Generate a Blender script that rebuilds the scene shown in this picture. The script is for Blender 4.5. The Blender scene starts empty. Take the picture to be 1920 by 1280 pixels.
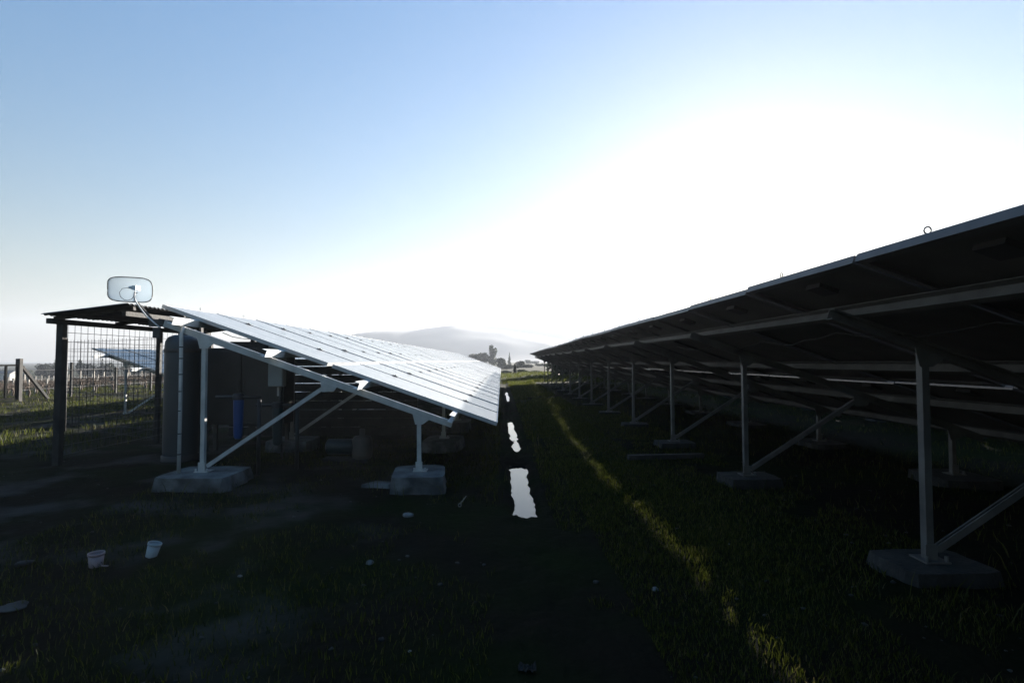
import bpy, bmesh, math, random
import numpy as np
from mathutils import Vector, Matrix, Euler
random.seed(7); rng = np.random.default_rng(11)
R = math.radians
scene = bpy.context.scene
col = scene.collection

# ------------------------------------------------------------------ camera
CAMZ = 1.12
F = 1045.0                                   # focal length in photo pixels (1920 wide)
cam_d = bpy.data.cameras.new('camera'); cam = bpy.data.objects.new('camera', cam_d); col.objects.link(cam)
cam_d.sensor_width = 36.0; cam_d.lens = 36.0 * F / 1920.0
cam_d.clip_start = 0.05; cam_d.clip_end = 9000
YAW = math.atan(20 / F); PITCH = math.atan(36 / F)
cam.location = (0, 0, CAMZ)
cam.rotation_euler = (R(90) + PITCH, 0, -YAW)
scene.camera = cam
CAMM = Euler(cam.rotation_euler).to_matrix()

# ------------------------------------------------------------------ sun and sky
SUN = Vector((469, 1045, 226)).normalized()   # direction towards the sun
SUN_EL = math.asin(SUN.z); SUN_AZ = math.atan2(SUN.x, SUN.y)
world = bpy.data.worlds.new('World'); scene.world = world; world.use_nodes = True
wn = world.node_tree.nodes; wl = world.node_tree.links
bg = wn['Background']
sky = wn.new('ShaderNodeTexSky'); sky.sky_type = 'NISHITA'; sky.sun_disc = False
sky.sun_elevation = SUN_EL; sky.sun_rotation = SUN_AZ
sky.altitude = 100; sky.air_density = 2.2; sky.dust_density = 1.2; sky.ozone_density = 5.0
hs = wn.new('ShaderNodeHueSaturation'); hs.inputs['Saturation'].default_value = 1.3     # camera white balance: cool daylight
wb = wn.new('ShaderNodeMixRGB'); wb.blend_type = 'MULTIPLY'; wb.inputs[0].default_value = 1.0; wb.inputs[2].default_value = (.59,.73,1.13,1)
gm = wn.new('ShaderNodeGamma'); gm.inputs[1].default_value = .65                       # hazy air: softer contrast between aureole and far sky
wl.new(sky.outputs[0], wb.inputs[1]); wl.new(wb.outputs[0], gm.inputs[0]); wl.new(gm.outputs[0], hs.inputs['Color']); wl.new(hs.outputs[0], bg.inputs[0]); bg.inputs[1].default_value = 0.05
sun_d = bpy.data.lights.new('sun', 'SUN'); sun = bpy.data.objects.new('sun', sun_d); col.objects.link(sun)
sun_d.energy = 5.0; sun_d.angle = R(0.53); sun_d.color = (1.0, 0.95, 0.88)
sun.rotation_euler = (-SUN).to_track_quat('-Z', 'Y').to_euler()
sun.location = (20, 40, 30)
scene.view_settings.view_transform = 'Standard'; scene.view_settings.look = 'None'
scene.view_settings.exposure = 2.65; scene.view_settings.gamma = 1.0
scene.view_settings.use_curve_mapping = False
scene.render.engine = 'CYCLES'
cy = scene.cycles
cy.max_bounces = 6; cy.diffuse_bounces = 3; cy.glossy_bounces = 4; cy.transmission_bounces = 4
cy.volume_bounces = 1; cy.transparent_max_bounces = 8
cy.use_denoising = True; cy.caustics_reflective = False; cy.caustics_refractive = False
cy.sample_clamp_indirect = 6.0

# ------------------------------------------------------------------ helpers
def at(x, y, Y):
    """the world point on the photo pixel (x, y) at distance Y along the rows"""
    d = CAMM @ Vector(((x - 960) / F, (640 - y) / F, -1.0))
    return Vector((0, 0, CAMZ)) + d * (Y / d.y)

def newmat(name, base, rough=0.6, metal=0.0, spec=0.5):
    m = bpy.data.materials.new(name); m.use_nodes = True
    b = m.node_tree.nodes['Principled BSDF']
    b.inputs['Base Color'].default_value = (*base, 1)
    b.inputs['Roughness'].default_value = rough; b.inputs['Metallic'].default_value = metal
    b.inputs['Specular IOR Level'].default_value = spec
    return m

def noisy(m, c1, c2, scale=6.0, detail=6, lo=0.35, hi=0.65, bump=0.0, bscale=40, rough=None, coord='Object', bdist=0.02):
    nt = m.node_tree; n = nt.nodes; l = nt.links; b = n['Principled BSDF']
    tc = n.new('ShaderNodeTexCoord')
    nz = n.new('ShaderNodeTexNoise'); nz.inputs['Scale'].default_value = scale; nz.inputs['Detail'].default_value = detail
    l.new(tc.outputs[coord], nz.inputs['Vector'])
    cr = n.new('ShaderNodeValToRGB'); cr.color_ramp.elements[0].position = lo; cr.color_ramp.elements[1].position = hi
    cr.color_ramp.elements[0].color = (*c1, 1); cr.color_ramp.elements[1].color = (*c2, 1)
    l.new(nz.outputs[0], cr.inputs[0]); l.new(cr.outputs[0], b.inputs['Base Color'])
    if bump:
        nb = n.new('ShaderNodeTexNoise'); nb.inputs['Scale'].default_value = bscale; nb.inputs['Detail'].default_value = 5
        l.new(tc.outputs[coord], nb.inputs['Vector'])
        bp = n.new('ShaderNodeBump'); bp.inputs['Strength'].default_value = bump; bp.inputs['Distance'].default_value = bdist
        l.new(nb.outputs[0], bp.inputs['Height']); l.new(bp.outputs[0], b.inputs['Normal'])
    if rough:
        mr = n.new('ShaderNodeMapRange'); mr.inputs['To Min'].default_value = rough[0]; mr.inputs['To Max'].default_value = rough[1]
        l.new(nz.outputs[0], mr.inputs['Value']); l.new(mr.outputs[0], b.inputs['Roughness'])
    return m

class MB:
    def __init__(s): s.v = []; s.f = []; s.m = []
    def add(s, vs, fs, mi=0):
        o = len(s.v); s.v += [tuple(v) for v in vs]; s.f += [tuple(i + o for i in f) for f in fs]; s.m += [mi] * len(fs); return s
    def box(s, a, b, mi=0):
        x0, y0, z0 = a; x1, y1, z1 = b
        return s.add([(x0,y0,z0),(x1,y0,z0),(x1,y1,z0),(x0,y1,z0),(x0,y0,z1),(x1,y0,z1),(x1,y1,z1),(x0,y1,z1)],
                     [(3,2,1,0),(4,5,6,7),(0,1,5,4),(1,2,6,5),(2,3,7,6),(3,0,4,7)], mi)
    def extrude(s, prof, p0, p1, up=(0,0,1), mi=0, closed=True):
        """sweep a 2-D profile [(a, b)] from p0 to p1; a runs along the side vector, b along up"""
        p0 = Vector(p0); p1 = Vector(p1); d = (p1 - p0).normalized(); up = Vector(up)
        side = d.cross(up).normalized(); up = side.cross(d).normalized()
        n = len(prof); vs = [p0 + side*a + up*b for a, b in prof] + [p1 + side*a + up*b for a, b in prof]
        fs = [(i, (i+1) % n, n + (i+1) % n, n + i) for i in range(n)]
        fs += [tuple(range(n))[::-1], tuple(range(n, 2*n))]
        return s.add(vs, fs, mi)
    def bar(s, p0, p1, w, h, up=(0,0,1), mi=0):
        return s.extrude([(-w/2,-h/2),(w/2,-h/2),(w/2,h/2),(-w/2,h/2)], p0, p1, up, mi)
    def channel(s, p0, p1, w, h, t=0.004, lip=0.012, up=(0,0,1), flip=1, mi=0):
        """open C section: web on one side, two flanges with lips"""
        P = [(-w/2,-h/2),(w/2,-h/2),(w/2,-h/2+lip),(w/2-t,-h/2+lip),(w/2-t,-h/2+t),(-w/2+t,-h/2+t),
             (-w/2+t,h/2-t),(w/2-t,h/2-t),(w/2-t,h/2-lip),(w/2,h/2-lip),(w/2,h/2),(-w/2,h/2)]
        if flip < 0: P = [(-a, b) for a, b in P][::-1]
        return s.extrude(P, p0, p1, up, mi)
    def tube(s, pts, r, seg=8, mi=0, cap=True):
        pts = [Vector(p) for p in pts]; n = len(pts); rs = r if isinstance(r, (list, tuple)) else [r]*n
        base = len(s.v); ref = Vector((0.13, 0.21, 1)).normalized(); rings = []
        for i, p in enumerate(pts):
            d = (pts[min(i+1, n-1)] - pts[max(i-1, 0)]).normalized()
            if abs(d.dot(ref)) > 0.95: rf = Vector((1, 0.1, 0))
            else: rf = ref
            a = d.cross(rf).normalized(); b = d.cross(a).normalized()
            rings.append([p + a*math.cos(2*math.pi*k/seg)*rs[i] + b*math.sin(2*math.pi*k/seg)*rs[i] for k in range(seg)])
        vs = [v for r_ in rings for v in r_]
        fs = [(i*seg+k, i*seg+(k+1)%seg, (i+1)*seg+(k+1)%seg, (i+1)*seg+k) for i in range(n-1) for k in range(seg)]
        if cap: fs += [tuple(range(seg))[::-1], tuple(range((n-1)*seg, n*seg))]
        return s.add(vs, fs, mi)
    def lathe(s, prof, c=(0,0,0), seg=24, mi=0):
        c = Vector(c); n = len(prof)
        vs = [c + Vector((r*math.cos(2*math.pi*k/seg), r*math.sin(2*math.pi*k/seg), z)) for r, z in prof for k in range(seg)]
        fs = [(i*seg+k, i*seg+(k+1)%seg, (i+1)*seg+(k+1)%seg, (i+1)*seg+k) for i in range(n-1) for k in range(seg)]
        return s.add(vs, fs, mi)
    def mesh(s, name, mats, smooth=False):
        me = bpy.data.meshes.new(name); me.from_pydata(s.v, [], s.f)
        for m in (mats if isinstance(mats, (list, tuple)) else [mats]): me.materials.append(m)
        me.polygons.foreach_set('material_index', s.m)
        if smooth: me.polygons.foreach_set('use_smooth', [True]*len(me.polygons))
        me.update(); return me
    def build(s, name, mats, parent=None, smooth=False, bevel=0):
        return obj(name, s.mesh(name, mats, smooth), parent, bevel=bevel)

def obj(name, me, parent=None, mat=None, bevel=0):
    o = bpy.data.objects.new(name, me); col.objects.link(o)
    if parent: o.parent = parent
    if mat is not None: o.matrix_local = mat
    if bevel:
        bv = o.modifiers.new('bevel', 'BEVEL'); bv.width = bevel; bv.segments = 2; bv.limit_method = 'ANGLE'
    return o
def tag(o, label=None, cat=None, group=None, kind=None):
    if label: o['label'] = label
    if cat: o['category'] = cat
    if group: o['group'] = group
    if kind: o['kind'] = kind
    return o
def empty(name, loc=(0,0,0), rz=0):
    o = bpy.data.objects.new(name, None); col.objects.link(o); o.location = loc; o.rotation_euler = (0,0,rz); o.empty_display_size = 0.2
    return o
def copy_tree(o, parent=None):
    c = o.copy(); col.objects.link(c); c.parent = parent
    for ch in list(o.children): copy_tree(ch, c)
    return c
def npmesh(name, V, Fq, mats, smooth=False):
    me = bpy.data.meshes.new(name); V = np.asarray(V, np.float32); Fq = np.asarray(Fq, np.int32); k = Fq.shape[1]
    me.vertices.add(len(V)); me.vertices.foreach_set('co', V.ravel())
    me.loops.add(Fq.size); me.loops.foreach_set('vertex_index', Fq.ravel())
    me.polygons.add(len(Fq)); me.polygons.foreach_set('loop_start', np.arange(0, Fq.size, k, dtype=np.int32))
    me.polygons.foreach_set('loop_total', np.full(len(Fq), k, np.int32))
    if smooth: me.polygons.foreach_set('use_smooth', np.ones(len(Fq), bool))
    for m in (mats if isinstance(mats, (list, tuple)) else [mats]): me.materials.append(m)
    me.update(); me.validate(); return me

# value noise for shapes
_tab = rng.random((256, 256))
def vnoise(x, y):
    xi = np.floor(x).astype(int); yi = np.floor(y).astype(int); fx = x - xi; fy = y - yi
    fx = fx*fx*(3-2*fx); fy = fy*fy*(3-2*fy)
    g = lambda a, b: _tab[a & 255, b & 255]
    return (g(xi,yi)*(1-fx)+g(xi+1,yi)*fx)*(1-fy) + (g(xi,yi+1)*(1-fx)+g(xi+1,yi+1)*fx)*fy
def fbm(x, y, s, o=3):
    t = 0; a = 1; n = 0
    for k in range(o): t = t + a*(vnoise(x*s*2**k + 17.3*k, y*s*2**k + 9.1*k) - .5); n += a; a *= .5
    return t / n

# ------------------------------------------------------------------ materials
M = {}
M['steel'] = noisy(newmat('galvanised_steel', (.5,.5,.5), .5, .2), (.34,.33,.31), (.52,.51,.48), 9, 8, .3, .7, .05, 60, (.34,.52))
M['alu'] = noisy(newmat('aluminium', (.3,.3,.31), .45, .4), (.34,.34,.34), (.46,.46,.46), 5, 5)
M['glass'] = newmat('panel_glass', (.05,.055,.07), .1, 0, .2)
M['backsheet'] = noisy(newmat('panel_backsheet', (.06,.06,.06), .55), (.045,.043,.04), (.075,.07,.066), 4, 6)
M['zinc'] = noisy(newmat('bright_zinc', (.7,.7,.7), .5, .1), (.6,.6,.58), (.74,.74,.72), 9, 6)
M['steel_shaded'] = noisy(newmat('shaded_steel', (.15,.15,.15), .55, .3), (.085,.083,.078), (.15,.146,.138), 9, 8, .3, .7, .05, 60, (.45,.65))  # copy of the steel with the right arrays' shade put into its colour
M['alu_shaded'] = noisy(newmat('shaded_aluminium', (.06,.06,.06), .5, .3), (.055,.055,.056), (.09,.09,.091), 5, 5)  # frame aluminium for the right arrays, darkened in colour to stand for shade
M['concrete_shaded'] = noisy(newmat('shaded_concrete', (.03,.03,.03), .9), (.009,.009,.008), (.03,.029,.026), 5, 8, .35, .72, .5, 30)  # concrete with shade put into the colour, for right footings and pump base
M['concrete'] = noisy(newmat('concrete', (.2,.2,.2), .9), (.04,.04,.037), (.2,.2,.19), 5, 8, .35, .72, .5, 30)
M['iron'] = noisy(newmat('dark_iron', (.04,.04,.04), .6), (.03,.03,.03), (.07,.06,.05), 8, 6)
M['wire'] = newmat('black_wire', (.03,.03,.032), .55, .3)
M['wood'] = noisy(newmat('weathered_wood', (.06,.05,.04), .85), (.016,.014,.011), (.04,.034,.027), 7, 7, bump=.3)
M['sheet'] = noisy(newmat('roof_sheet', (.07,.07,.07), .5, .4), (.05,.05,.05), (.1,.095,.09), 6, 6)
M['slate'] = noisy(newmat('slate_plastic', (.06,.075,.085), .45), (.026,.033,.037), (.036,.044,.048), 3, 4)
M['cabinet'] = noisy(newmat('cabinet_paint', (.09,.09,.09), .5), (.03,.028,.026), (.045,.042,.04), 4, 5)
M['palegrey'] = noisy(newmat('pale_grey_plastic', (.3,.31,.3), .5), (.26,.27,.26), (.33,.34,.33), 5, 4)
M['blue'] = noisy(newmat('blue_plastic', (.02,.09,.25), .35), (.006,.045,.16), (.01,.06,.19), 5, 4)
M['teal'] = newmat('teal_plastic', (.004,.02,.024), .5)
M['white'] = noisy(newmat('white_paint', (.7,.7,.68), .4), (.62,.62,.6), (.76,.76,.74), 8, 5)
M['black'] = newmat('black_rubber', (.015,.015,.015), .6)
M['gate_paint'] = newmat('dull_black_paint', (.008,.008,.007), .9, 0, .05)
M['glass_clean'] = newmat('clean_panel_glass', (.02,.03,.05), .12, 0, .3)
M['dish'] = newmat('dish_grey', (.72,.77,.8), .38, .0)
def translucent(m, f):
    nt = m.node_tree; n = nt.nodes; b = n['Principled BSDF']; tr = n.new('ShaderNodeBsdfTranslucent'); tr.inputs[0].default_value = b.inputs['Base Color'].default_value
    mx = n.new('ShaderNodeMixShader'); mx.inputs[0].default_value = f; nt.links.new(b.outputs[0], mx.inputs[1]); nt.links.new(tr.outputs[0], mx.inputs[2]); nt.links.new(mx.outputs[0], n['Material Output'].inputs[0])
translucent(M['dish'], .4)
M['pink'] = noisy(newmat('pink_plastic', (.5,.38,.38), .5), (.2,.135,.135), (.27,.19,.185), 8, 5)
M['stone'] = noisy(newmat('pale_stone', (.3,.29,.27), .9), (.11,.105,.1), (.22,.215,.2), 12, 6, bump=.4)
M['clod'] = noisy(newmat('clod', (.05,.045,.04), .95), (.016,.014,.012), (.09,.085,.075), 3, 4, .45, .78)
M['bark'] = noisy(newmat('bark', (.05,.04,.03), .9), (.03,.025,.02), (.08,.065,.05), 10, 6, bump=.4)
M['cane'] = noisy(newmat('vine_cane', (.1,.07,.05), .9), (.07,.045,.03), (.14,.1,.07), 6, 5)
M['stake'] = noisy(newmat('pale_stake', (.3,.28,.24), .9), (.22,.2,.17), (.36,.33,.29), 6, 5)
M['water'] = newmat('water', (.004,.005,.005), .015, 0, .5); M['water'].node_tree.nodes['Principled BSDF'].inputs['IOR'].default_value = 1.33
M['wall'] = noisy(newmat('pale_render', (.5,.49,.46), .9), (.42,.41,.38), (.55,.54,.5), 2, 5)
M['hill'] = noisy(newmat('hill_scrub', (.05,.05,.035), .95), (.014,.016,.011), (.03,.029,.021), .02, 8)

def leafmat(name, c1, c2, trans=.35):
    m = newmat(name, c1, .6); nt = m.node_tree; n = nt.nodes; l = nt.links; b = n['Principled BSDF']
    oi = n.new('ShaderNodeNewGeometry'); cr = n.new('ShaderNodeValToRGB')
    cr.color_ramp.elements[0].color = (*c1, 1); cr.color_ramp.elements[1].color = (*c2, 1)
    l.new(oi.outputs['Random Per Island'], cr.inputs[0]); l.new(cr.outputs[0], b.inputs['Base Color'])
    tr = n.new('ShaderNodeBsdfTranslucent'); l.new(cr.outputs[0], tr.inputs[0])
    mx = n.new('ShaderNodeMixShader'); mx.inputs[0].default_value = trans
    l.new(b.outputs[0], mx.inputs[1]); l.new(tr.outputs[0], mx.inputs[2]); l.new(mx.outputs[0], n['Material Output'].inputs[0])
    b.inputs['Specular IOR Level'].default_value = .25
    return m
M['grass'] = leafmat('grass_blade', (.011,.015,.002), (.075,.086,.008), .62)
cr_ = [n for n in M['grass'].node_tree.nodes if n.type == 'VALTORGB'][0].color_ramp; e_ = cr_.elements.new(.9); e_.color = (.07,.08,.01,1); cr_.elements[-1].color = (.12,.095,.04,1)
M['leaf'] = leafmat('tree_leaf', (.02,.028,.013), (.042,.052,.022), .3)
M['leaf_dark'] = leafmat('dark_leaf', (.012,.018,.010), (.024,.031,.016), .25)

# dusty solar glass: thin uneven dust over dark cells
def glassmat():
    m = M['glass']; nt = m.node_tree; n = nt.nodes; l = nt.links; b = n['Principled BSDF']
    tc = n.new('ShaderNodeTexCoord'); nz = n.new('ShaderNodeTexNoise'); nz.inputs['Scale'].default_value = 3; nz.inputs['Detail'].default_value = 7
    gi = n.new('ShaderNodeNewGeometry'); l.new(gi.outputs['Position'], nz.inputs['Vector'])
    cr = n.new('ShaderNodeValToRGB'); cr.color_ramp.elements[0].position = .3; cr.color_ramp.elements[1].position = .75
    cr.color_ramp.elements[0].color = (.26,.265,.27,1); cr.color_ramp.elements[1].color = (.33,.332,.334,1)
    l.new(nz.outputs[0], cr.inputs[0]); l.new(cr.outputs[0], b.inputs['Base Color'])
    mr = n.new('ShaderNodeMapRange'); mr.inputs['To Min'].default_value = .14; mr.inputs['To Max'].default_value = .28
    l.new(nz.outputs[0], mr.inputs[0]); l.new(mr.outputs[0], b.inputs['Roughness'])
glassmat()

# ground: wet dark soil, moss-green patches, paler dried mud
def groundmat():
    m = newmat('wet_ground', (.03,.028,.022), 1.0, 0, .02); nt = m.node_tree; n = nt.nodes; l = nt.links; b = n['Principled BSDF']
    g = n.new('ShaderNodeNewGeometry')
    def noise(s, d=6):
        z = n.new('ShaderNodeTexNoise'); z.inputs['Scale'].default_value = s; z.inputs['Detail'].default_value = d
        l.new(g.outputs['Position'], z.inputs['Vector']); return z
    def ramp(src, p0, p1, c0, c1):
        c = n.new('ShaderNodeValToRGB'); c.color_ramp.elements[0].position = p0; c.color_ramp.elements[1].position = p1
        c.color_ramp.elements[0].color = c0; c.color_ramp.elements[1].color = c1; l.new(src, c.inputs[0]); return c
    n1 = noise(.9, 7); n2 = noise(1.5, 9); n3 = noise(14, 6)
    green = ramp(n1.outputs[0], .42, .6, (.012,.0095,.006,1), (.010,.0135,.004,1))
    pale = ramp(n2.outputs[0], .5, .64, (0,0,0,1), (1,1,1,1))
    # dried mud lies west of the aisle
    sx = n.new('ShaderNodeSeparateXYZ'); l.new(g.outputs['Position'], sx.inputs[0])
    mr = n.new('ShaderNodeMapRange'); mr.inputs['From Min'].default_value = -.4; mr.inputs['From Max'].default_value = -1.6
    l.new(sx.outputs[0], mr.inputs[0])
    mu = n.new('ShaderNodeMath'); mu.operation = 'MULTIPLY'; l.new(pale.outputs[0], mu.inputs[0]); l.new(mr.outputs[0], mu.inputs[1])
    mix = n.new('ShaderNodeMixRGB'); l.new(mu.outputs[0], mix.inputs[0]); l.new(green.outputs[0], mix.inputs[1]); mix.inputs[2].default_value = (.045,.042,.036,1)
    # far fields
    ln = n.new('ShaderNodeVectorMath'); ln.operation = 'LENGTH'; l.new(g.outputs['Position'], ln.inputs[0])
    fr = n.new('ShaderNodeMapRange'); fr.inputs['From Min'].default_value = 24; fr.inputs['From Max'].default_value = 45; l.new(ln.outputs['Value'], fr.inputs[0])
    n4 = noise(.05, 8); field = ramp(n4.outputs[0], .35, .65, (.022,.026,.01,1), (.042,.038,.022,1))
    mix2 = n.new('ShaderNodeMixRGB'); l.new(fr.outputs[0], mix2.inputs[0]); l.new(mix.outputs[0], mix2.inputs[1]); l.new(field.outputs[0], mix2.inputs[2])
    l.new(mix2.outputs[0], b.inputs['Base Color'])
    bp = n.new('ShaderNodeBump'); bp.inputs['Strength'].default_value = .6; bp.inputs['Distance'].default_value = .03
    l.new(n3.outputs[0], bp.inputs['Height']); l.new(bp.outputs[0], b.inputs['Normal'])
    return m
M['ground'] = groundmat()

# ------------------------------------------------------------------ ground
def gz(x, y):
    x = np.asarray(x, float); y = np.asarray(y, float)
    r = np.hypot(x, y); near = np.exp(-(r/60)**2)
    z = .07*fbm(x, y, .35, 3)*near + .035*fbm(x, y, 2.2, 3)*near + .016*fbm(x, y, 9, 2)*near
    w = (.085 + .045*fbm(y, y*0+3.3, 2.5, 3)*2)*np.where(y < 6.4, 1.15, .72)
    cx = .19 + .03*fbm(y, y*0, .5, 2)*2 + .03*fbm(y, y*0+7, 3.5, 2)*2
    seg = lambda a_, b_, e_: np.clip((y - a_)/e_, 0, 1)*np.clip((b_ - y)/e_, 0, 1)
    pool = seg(4.15, 6.3, .06) + .8*seg(7.1, 8.2, .5) + .75*seg(8.2, 11, .7) + .8*seg(15.5, 21, 1.5)
    z = z + .03*fbm(x, y, 11, 3)*np.exp(-((x - .2)/.3)**2)*near + .022*fbm(x*1.6, y, 26, 2)*np.exp(-((x - .2)/.25)**2)*near
    z = z - np.exp(-np.abs((x - cx)/w)**3)*(.03 + .085*np.clip(pool, 0, 1))*((y > 3.9) & (y < 24))
    z = z - .22*np.clip((-6.5 - x)/5, 0, 1) - .033*np.clip(-x - 18, 0, 150)
    z = z + .075*np.clip((x - 1.1)/.5, 0, 1)*(r < 400)
    return z
def stretch(a, b, step, lim, g=1.13):
    core = np.arange(a, b + step, step); L = []; R_ = []; s = step; p = a
    while p > -lim: s *= g; p -= s; L.append(p)
    s = step; p = core[-1]
    while p < lim: s *= g; p += s; R_.append(p)
    return np.concatenate([L[::-1], core, R_])
gx = stretch(-6.5, 4.2, .07, 2600); gx = np.unique(np.concatenate([gx[(gx < -.12) | (gx > .52)], np.arange(-.12, .521, .018)]))
gy = stretch(1.2, 14, .05, 2600)
GX, GY = np.meshgrid(gx, gy); GZ = gz(GX, GY)
nx, ny = len(gx), len(gy); idx = np.arange(nx*ny).reshape(ny, nx)
quads = np.stack([idx[:-1,:-1], idx[:-1,1:], idx[1:,1:], idx[1:,:-1]], -1).reshape(-1, 4)
ground = obj('ground', npmesh('ground', np.stack([GX, GY, GZ], -1).reshape(-1, 3), quads, M['ground'], True)); tag(ground, kind='structure')
def gh(x, y): return float(gz(x, y))

# rain water standing in the ditch between the arrays
def strip(name, ys, z, half):
    V = []; Fq = []
    for i, y in enumerate(ys): V += [(-.25, y, z), (.6, y, z)]
    for i in range(len(ys)-1): Fq.append((2*i, 2*i+1, 2*i+3, 2*i+2))
    return obj(name, npmesh(name, V, Fq, M['water']))
water = strip('water', np.arange(4.0, 24, .5), -.06, .3); tag(water, kind='structure')

# ------------------------------------------------------------------ hills
def hill(name, prof, Y, front, back):
    px = np.array([p[0] for p in prof], float); py = np.array([p[1] for p in prof], float)
    xs = np.linspace(px[0], px[-1], 140); h = np.interp(xs, px, py)
    X = (xs - 940)/F*Y; H = (676 - h)/F*Y + CAMZ + 2.0*fbm(X, X*0, .02, 4)*2
    ys = np.linspace(-front, back, 40); V = []
    for d in ys:
        f = np.cos(np.clip(d/(front if d < 0 else back), -1, 1)*math.pi/2)**1.6
        zz = np.maximum(H, 0)*f + (6*fbm(X, X*0+d, .015, 4))*f*(1-f)*4 - 1.5*(1-f)
        V.append(np.stack([X, np.full_like(X, Y + d), zz], -1))
    V = np.array(V); n1, n2 = V.shape[:2]; ix = np.arange(n1*n2).reshape(n1, n2)
    q = np.stack([ix[:-1,:-1], ix[:-1,1:], ix[1:,1:], ix[1:,:-1]], -1).reshape(-1, 4)
    return tag(obj(name, npmesh(name, V.reshape(-1, 3), q, M['hill'], True)), kind='structure')
hill('hill', [(330,690),(450,668),(600,648),(660,636),(690,625),(720,621),(780,620),(820,614),(858,610),(875,612),(900,615),(950,619),(1000,627),(1100,645),(1250,668),(1400,690)], 640, 240, 160)
hill('hill', [(620,690),(760,650),(830,622),(860,613),(900,607),(930,600),(960,591),(1000,586),(1050,582),(1100,583),(1200,592),(1400,606),(1700,640),(1900,690)], 960, 260, 200)

# ------------------------------------------------------------------ solar arrays
TH = math.atan(.353); CT, ST = math.cos(TH), math.sin(TH)
PL, PW, PT, GAP, CGAP = 1.643, .991, .035, .049, .009
LTOT = 2*PL + GAP; PITCHY = PW + CGAP
PUR_H, RAF_H = .062, .056
UD = Vector((CT, 0, -ST)); ND = Vector((ST, 0, CT))

# panel: laminate with the frame as its sub-part. local: X downslope, Y along the row, Z normal; origin at the upper near corner of the glass
pm = MB(); pm.box((.011, .011, -.012), (PL-.011, PW-.011, -.003), 1)
pm.f = [f for f in pm.f]; pm.m[1] = 0
panel_me = pm.mesh('panel', [M['glass'], M['backsheet']]); panel_clean_me = pm.mesh('panel', [M['glass_clean'], M['backsheet']])
fm = MB()
fm.box((0,0,-PT),(PL,.010,0)); fm.box((0,PW-.010,-PT),(PL,PW,0)); fm.box((0,.0101,-PT),(.010,PW-.0101,0)); fm.box((PL-.010,.0101,-PT),(PL,PW-.0101,0))
fm.box((.0101,.0101,-PT),(.035,PW-.0101,-PT+.003)); fm.box((PL-.035,.0101,-PT),(PL-.0101,PW-.0101,-PT+.003))
fm.box((.0352,.0101,-PT),(PL-.0352,.032,-PT+.003)); fm.box((.0352,PW-.032,-PT),(PL-.0352,PW-.0101,-PT+.003))
frame_me = fm.mesh('frame', M['alu']); frame_dark_me = fm.mesh('frame', M['alu_shaded'])
jm = MB(); jm.box((.12,PW/2-.06,-.035),(.22,PW/2+.06,-.0125)); jbox_me = jm.mesh('junction_box', M['black'])
cm = MB(); cm.box((-.03,-.018,.001),(.03,.018,.006)); cm.box((-.008,-.006,.006),(.008,.006,.014)); clamp_me = cm.mesh('clamp', M['iron'])
# bent hook that sticks up over the upper edge
hk = MB(); hk.tube([(0,0,-.03),(0,0,.012)] + [(-.008+.010*math.cos(a), 0, .020+.012*math.sin(a)) for a in np.linspace(-.6, 4.4, 9)], .0028, 6); hook_me = hk.mesh('cable_hook', M['black'], True)

def frame_matrix(p, jit=(0,0,0)):
    m = Matrix((( UD.x, 0, ND.x, p[0]), (UD.y, 1, ND.y, p[1]), (UD.z, 0, ND.z, p[2]), (0,0,0,1)))
    return m @ Euler(jit).to_matrix().to_4x4()

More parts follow.
